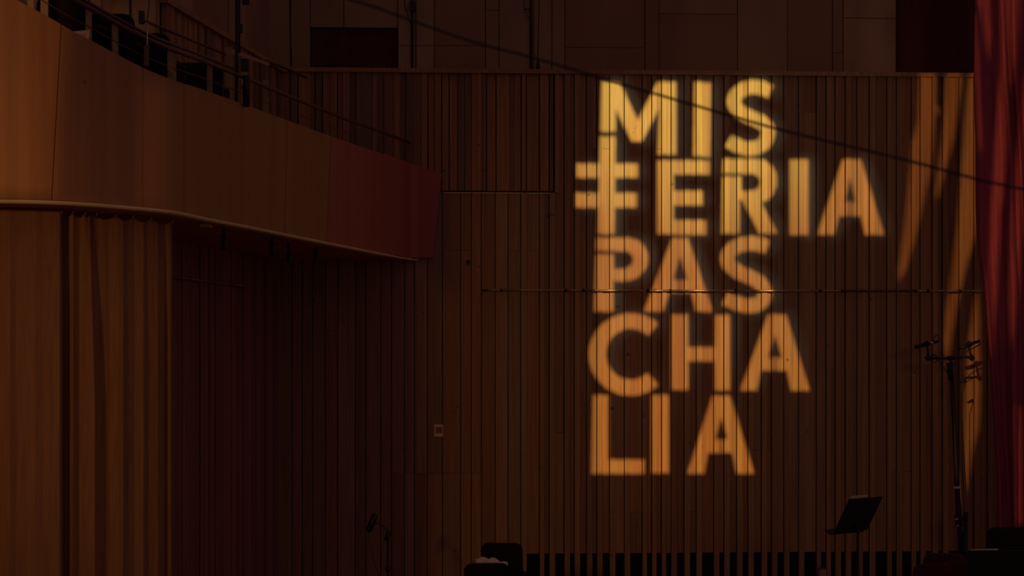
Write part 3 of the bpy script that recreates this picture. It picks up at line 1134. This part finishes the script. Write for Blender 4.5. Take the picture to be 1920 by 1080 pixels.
for cx_, x0, y0, x1, y1, lp in ((1740, 1714.5, 651, 1761, 640, 1), (1822, 1796, 653, 1837, 640, 0)):
    mm = MB().fat([Q(x0, y0), Q(x0 + 10, y0 - 2.5), Q((x0 + x1) / 2 + 3, (y0 + y1) / 2 - 1)], [.014, .016, .017], 10).build('microphone', 'black_metal', tk, True)
    MB().fat([Q((x0 + x1) / 2, (y0 + y1) / 2, -.002), Q((x0 + x1) / 2 + 4, (y0 + y1) / 2 - 4, -.002)], [.024, .022], 10).build('mount', 'black_metal', mm, True)
    MB().fat([Q(x1 - 18, y1 + 4), Q(x1 - 10, y1 + 2.5)], .012, 10).build('connector', 'steel' if lp else 'black_metal', mm, True)
    MB().fat([Q(x1 - 10, y1 + 2.5), Q(x1, y1 - .5)], .011, 8).build('plug', 'black_metal', mm, True)
    MB().fat([Q((x0 + x1) / 2, (y0 + y1) / 2), Q(cx_ + (0 if lp else -3), 660), Q(cx_, 671)], .010, 8).build('swivel', 'black_metal', tk, True)
    MB().fat([Q(cx_ - 3, 674), Q(cx_ + 3, 668)], .022, 10).build('end_clamp', 'black_metal', tk, True)
loop1 = catmull([(1751, 641), (1751, 634), (1755, 629), (1760, 631), (1762, 637), (1758, 642)], 4)
MB().fat([Q(x, y, -.01) for x, y in loop1], .0035, 6).build('cable', 'black_metal', tk, True)
loop2 = catmull([(1743, 668), (1752, 665), (1759, 672), (1756, 678), (1748, 679), (1744, 673), (1750, 667), (1759, 674), (1765, 685), (1775, 697), (1782, 707)], 4)
MB().fat([Q(x, y, -.02) for x, y in loop2], .0035, 6).build('cable', 'black_metal', tk, True)
loop3 = catmull([(1836, 641), (1838, 645), (1826, 652), (1812, 659), (1802, 666), (1808, 671), (1797, 678), (1786, 684), (1784, 695)], 4)
MB().fat([Q(x, y, -.02) for x, y in loop3], .0038, 6).build('cable', 'black_metal', tk, True)
MB().fat([Q(1800, 717), Q(1811, 712)], [.010, .012], 8).build('spare_clip', 'black_metal', tk, True)
MB().fat([Q(1811, 712), Q(1804, 740), Q(1804, 860), Q(1808, 960)], .003, 6).build('cable', 'black_metal', tk, True)
MB().fat([Q(1795, 965), Q(1799, 985)], [.024, .030], 10).build('locking_collar', 'black_metal', tk, True)
MB().fat([Q(1793, 974, -.03), Q(1793, 974, -.05)], .012, 8).build('knob', 'steel', tk, True)
MB().fat([Q(1796, 986, -.03), Q(1796, 986, -.05)], .010, 8).build('knob', 'steel', tk, True)
MB().fat([Q(1797, 978), Q(1804, 972), Q(1811, 976)], [.016, .02, .016], 8).build('side_clamp', 'black_metal', tk, True)
for k in range(3):
    a = math.radians(50 + 120 * k)
    MB().fat([(foot.x, Y4, .5), (foot.x + .5 * math.cos(a), Y4 + .5 * math.sin(a), .012)], .013, 8).build('leg', 'black_metal', tk, True)

# ------------------------------------------------------------------ projected lettering: real stencil plates in front of small lamps


def inside(poly, X, Yg):
    c = np.zeros(X.shape, bool)
    n = len(poly)
    for i in range(n):
        x0, y0 = poly[i]
        x1, y1 = poly[(i + 1) % n]
        if y0 == y1:
            continue
        cond = (Yg < y0) != (Yg < y1)
        c ^= cond & (X < (x1 - x0) * (Yg - y0) / (y1 - y0) + x0)
    return c


def stroke(pts, w):
    c = np.array(catmull(pts, 6))
    t = np.gradient(c, axis=0)
    t /= np.linalg.norm(t, axis=1)[:, None]
    nn_ = np.stack([-t[:, 1], t[:, 0]], 1) * w / 2
    return [tuple(p_) for p_ in (c + nn_)] + [tuple(p_) for p_ in (c - nn_)[::-1]]


def rect(x0, y0, x1, y1):
    return [(x0, y0), (x1, y0), (x1, y1), (x0, y1)]


def letterA(tl, tr, bl0, bl1, br0, br1, yt, yb, notch, yn, ca_, cb0, cb1, cyb):
    add = [[(tl, yt), (tr, yt), (br1, yb), (br0, yb), (notch[1], yn), (notch[0], yn), (bl1, yb), (bl0, yb)]]
    sub = [[(ca_[0], ca_[1]), (cb1, cyb), (cb0, cyb)], rect(ca_[0] - 2, cyb - 1, ca_[0] + 2, yn + 1)]
    return add, sub


adds, subs = [], []
# M I S
adds += [[(1128, 153), (1162, 155), (1196, 226), (1233, 154), (1268, 154), (1268, 290), (1233, 290), (1236, 203), (1204, 265),
          (1184, 265), (1154, 203), (1154, 247), (1126, 247)],
         [(1302, 154), (1332, 155), (1331, 294), (1300, 292)]]


def z2(pts, ox, oy, s):
    return [(ox + x * s, oy + y * s) for x, y in pts]


adds.append(stroke(z2([(1047, 270), (945, 225), (850, 210), (740, 232), (650, 290), (612, 385), (650, 470), (740, 540), (850, 590),
                       (950, 640), (1015, 715), (1010, 800), (965, 885), (885, 930), (790, 945), (680, 920), (590, 878), (545, 852)], 1280, 130, .1574), 26))
# T E R I A
adds += [[(1125, 256), (1154, 256), (1152, 439), (1120, 439)], rect(1081, 307, 1195.5, 333), rect(1079, 362, 1193.5, 389),
         rect(1232.5, 301, 1263, 439), rect(1260, 301, 1330, 327), rect(1260, 358, 1318, 385), rect(1258, 413, 1324, 440),
         rect(1481, 299, 1515, 440)]
# R
adds += [[(1356, 298), (1386, 298), (1386, 438), (1353, 438)],
         [(1384, 298), (1420, 298), (1436, 302), (1449, 313), (1456, 328), (1456, 348), (1449, 366), (1440, 375), (1427, 381), (1458, 438), (1424, 438), (1390, 376), (1384, 376)]]
subs += [[(1390, 326), (1412, 326), (1421, 330), (1425, 337), (1425, 346), (1420, 354), (1411, 358), (1390, 358)], rect(1350, 325, 1392, 331),
         [(1387, 374), (1391, 374), (1424, 438), (1387, 438)]]
a_, s_ = letterA(1580, 1614, 1532, 1564, 1622, 1658, 299, 440, (1573, 1614), 405, (1593.5, 331), 1584, 1604, 379)
adds += a_
subs += s_
# P A S
adds += [[(1118, 446), (1150, 446), (1150, 584), (1114, 584)],
         [(1148, 446), (1178, 446), (1195, 450), (1208, 461), (1215, 476), (1215, 492), (1209, 507), (1196, 520), (1178, 527), (1148, 527)]]
subs += [[(1151, 471), (1172, 471), (1182, 475), (1187, 483), (1187, 491), (1182, 499), (1172, 504), (1151, 504)], rect(1108, 470, 1152, 477)]
a_, s_ = letterA(1260, 1290, 1207, 1243, 1305, 1337, 447, 584.5, (1255, 1296), 549, (1275, 479), 1262, 1289, 525)
adds += a_
subs += s_
adds.append(stroke(z2([(1765, 172), (1690, 143), (1600, 133), (1490, 153), (1415, 205), (1385, 275), (1410, 345), (1490, 405), (1590, 450),
                       (1680, 500), (1735, 570), (1735, 640), (1690, 700), (1610, 725), (1520, 715), (1425, 682), (1360, 652)], 1090, 430, .1979), 26.5))
# C H A
adds += [rect(1259, 590, 1290, 731), rect(1340, 591, 1369, 732), rect(1288, 651, 1342, 677)]
cxC, cyC = 1090 + 395 * .2344, 580 + 361 * .2344
ringo = [(cxC + 78.5 * math.cos(t), cyC + 77 * math.sin(t)) for t in np.linspace(0, 2 * math.pi, 64, endpoint=False)]
ringi = [(cxC + 46 * math.cos(t), cyC - .5 + 48 * math.sin(t)) for t in np.linspace(0, 2 * math.pi, 64, endpoint=False)]
wedge = [(cxC, cyC), (cxC + 70, cyC - 77), (cxC + 110, cyC - 77), (cxC + 110, cyC + 77), (cxC + 70, cyC + 77)]
a_, s_ = letterA(1440, 1474, 1388, 1419, 1483, 1518, 590, 732, (1427, 1475.5), 695, (1453, 627), 1440, 1466, 671)
adds += a_
subs += s_
# L I A
adds += [[(1112, 741), (1141, 741), (1141, 888), (1109, 888)], rect(1138, 862, 1208, 888), rect(1222, 741, 1254, 887)]
a_, s_ = letterA(1336, 1369, 1289, 1320, 1381, 1414, 742, 888, (1327, 1373), 849.5, (1352.5, 780), 1341, 1364, 824)
adds += a_
subs += s_


def mask_letters(X, Yg):
    m_ = np.zeros(X.shape, bool)
    for p_ in adds:
        m_ |= inside(p_, X, Yg)
    for p_ in subs:
        m_ &= ~inside(p_, X, Yg)
    c = inside(ringo, X, Yg) & ~inside(ringi, X, Yg) & ~inside(wedge, X, Yg)
    return m_ | c


def stencil(name, parent, L, target, d, maskf, bounds, px2world, margin, dx, dy):
    """a thin metal plate at distance d in front of the lamp, open where maskf is true"""
    L = Vector(L)
    ax = (Vector(target) - L).normalized()

    def proj(p_):
        r = p_ - L
        return L + r * (d / r.dot(ax))
    x0, x1, y0, y1 = bounds
    xs_ = np.arange(x0, x1, dx) + dx / 2
    ys_ = np.arange(y0, y1, dy) + dy / 2
    X, Yg = np.meshgrid(xs_, ys_)
    M_ = maskf(X, Yg)
    mb = MB()
    cache = {}

    def quad(a, b, c, e):
        ps = [proj(px2world(a, c)), proj(px2world(b, c)), proj(px2world(b, e)), proj(px2world(a, e))]
        mb.add(ps, [(0, 1, 2, 3)])
    for j in range(len(ys_)):
        row = ~M_[j]
        ch = np.flatnonzero(np.diff(np.concatenate(([0], row.astype(int), [0]))))
        for a, b in zip(ch[::2], ch[1::2]):
            quad(x0 + a * dx, x0 + b * dx, y0 + j * dy, y0 + (j + 1) * dy)
    g = margin
    yA, yB = y0, y0 + len(ys_) * dy
    xA, xB = x0, x0 + len(xs_) * dx
    quad(xA - g, xB + g, yA - g, yA)
    quad(xA - g, xB + g, yB, yB + g)
    quad(xA - g, xA, yA, yB)
    quad(xB, xB + g, yA, yB)
    return mb.build(name, 'black_metal', parent), ax


def projector(label, L, target, d, maskf, bounds, px2world, margin, dx, dy, half):
    L = Vector(L)
    t = thing('stage_projector', label, 'projector', (L.x, L.y - .1, 0), 'stage projectors over the audience')
    g, ax = stencil('stencil_plate', t, L, target, d, maskf, bounds, px2world, margin, dx, dy)
    R = ax.to_track_quat('Y', 'Z').to_matrix().to_4x4()
    R.translation = L
    hs = MB()
    e = d + .01
    for b_ in ((-half, half, -.18, -.15, -half, half), (-half, -half + .012, -.15, e, -half, half), (half - .012, half, -.15, e, -half, half),
               (-half + .012, half - .012, -.15, e, -half, -half + .012), (-half + .012, half - .012, -.15, e, half - .012, half)):
        hs.box(*b_, M=R)
    hs.build('housing', 'black_metal', t)
    MB().tube([(L.x, L.y - .1, 0.0), (L.x, L.y - .1, L.z - half - .08)], .04, 10).build('mast', 'black_metal', t, True)
    MB().box(-half * .5, half * .5, -.12, .02, -half - .12, -half, M=R).build('yoke', 'black_metal', t)
    return ax


def wall_map(px, py):
    return wall_pt(px, py, -.035)


L1 = Vector((1.6, -1.2, 7.6))
T1 = wall_map(1330, 500)
projector('black stage projector on a mast throwing the lettering onto the boards', L1, T1, .5, mask_letters, (1068, 1672, 140, 900), wall_map, 600, .5, 1.0, .13)
lamp('letter_lamp', 'SPOT', L1, T1, 22500, (1.0, 0.56, 0.17), .0007, 16, .1)
lamp('letter_lamp_hot', 'SPOT', L1, wall_map(1300, 130), 20000, (0.72, 0.95, 0.26), .0007, 10.5, 1.0)  # extra lamp added to brighten and yellow the upper letters
lamp('letter_lamp_blue', 'SPOT', L1 + Vector((-.0014, 0, 0)), wall_map(1300, 250), 3800, (0.40, 0.75, 1.0), .0022, 15, .9)  # extra offset lamp added to give the letters a bluish fringe

# added projector: stencil shapes slashes of light on boards and red curtain
wall_str = [[(1725, 138), (1754, 138), (1752, 200), (1748, 270), (1743, 320), (1728, 395), (1715, 450), (1700, 500), (1684, 530), (1684, 510), (1693, 450), (1699, 395), (1706, 320), (1709, 270), (1721, 230)],
            [(1775, 138), (1804, 138), (1797, 200), (1788, 260), (1772, 320), (1758, 370), (1755, 370), (1760, 320), (1768, 250), (1772, 200)],
            [(1817, 138), (1840, 138), (1840, 350), (1832, 430), (1811, 500), (1802, 540), (1793, 580), (1783, 640), (1776, 690), (1771, 640), (1775, 580), (1781, 540), (1786, 500), (1794, 430), (1800, 350), (1807, 270), (1812, 200)],
            [(1832, 535), (1836, 600), (1837, 720), (1835, 800), (1822, 850), (1814, 900), (1804, 945), (1800, 945), (1805, 880), (1808, 800), (1811, 720), (1817, 640)],
            [(1752, 199), (1756, 197), (1762, 214), (1758, 216)]]
cur_str = [[(1830, -20), (1852, -20), (1856, 60), (1853, 118), (1842, 40)],
           [(1820, 20), (1827, 25), (1833, 100), (1841, 270), (1836, 290), (1828, 160)],
           [(1876, -20), (1890, -20), (1889, 200), (1888, 290), (1875, 400), (1868, 540), (1858, 680), (1853, 640), (1850, 540), (1857, 400), (1866, 260), (1876, 120)],
           [(1894, -20), (1912, -20), (1908, 80), (1898, 170)],
           [(1926, 100), (1940, 90), (1918, 400), (1908, 560), (1897, 660), (1892, 560), (1896, 430), (1908, 280)],
           [(1906, 760), (1912, 760), (1916, 980), (1908, 980)]]


def curt_map(px, py):
    return P(px, py, YR - .07)


# both sets are laid on one plate: curtain shapes are re-expressed where their rays reach the wall plane
L2 = Vector((-1.2, 2.0, 7.0))


def to_wall_px(p3):
    r = p3 - L2
    a = WA - WN * .035
    s = (a - L2).dot(WN) / r.dot(WN)
    q = L2 + r * s
    return (960 + q.x / q.y * F, HY - (q.z - EYE) / q.y * F)


cur_on_wall = [[to_wall_px(curt_map(*p_)) for p_ in poly] for poly in cur_str]


def mask_str(X, Yg):
    m_ = np.zeros(X.shape, bool)
    for p_ in wall_str + cur_on_wall:
        m_ |= inside(p_, X, Yg)
    return m_


allp = [p_ for poly in wall_str + cur_on_wall for p_ in poly]
bx0, bx1 = min(p_[0] for p_ in allp) - 4, max(p_[0] for p_ in allp) + 4
by0, by1 = min(p_[1] for p_ in allp) - 4, max(p_[1] for p_ in allp) + 4
T2 = wall_map((bx0 + bx1) / 2, (by0 + by1) / 2)
projector('added black projector on a mast throwing slashes of light past the red curtain', L2, T2, .5, mask_str, (bx0, bx1, by0, by1), wall_map, 600, 1.0, 2.0, .13)
lamp('added_slash_lamp', 'SPOT', L2, T2, 5600, (1.0, 0.46, 0.15), .0010, 18, .2)

# added projector: its stencil shapes soft vertical light bands on the balcony veneer
wash = [[(-200, -100), (113, -100), (113, 55), (96, 250), (94, 362), (-200, 362)], [(226, 150), (240, 112), (268, 128), (268, 350), (224, 350)]]


def bal_map(px, py):
    return P(px, py, 14.6)


L3 = Vector((-3.0, 1.5, 4.6))
T3 = bal_map(120, 200)


def mask_wash(X, Yg):
    m_ = np.zeros(X.shape, bool)
    for p_ in wash:
        m_ |= inside(p_, X, Yg)
    return m_


projector('added black projector on a mast washing the balcony veneer with two soft bands', L3, T3, .5, mask_wash, (-204, 272, -104, 400), bal_map, 700, 2.0, 2.0, .15)
lamp('added_wash_lamp', 'SPOT', L3, T3, 900, (1.0, 0.48, 0.16), .0028, 19, .2)
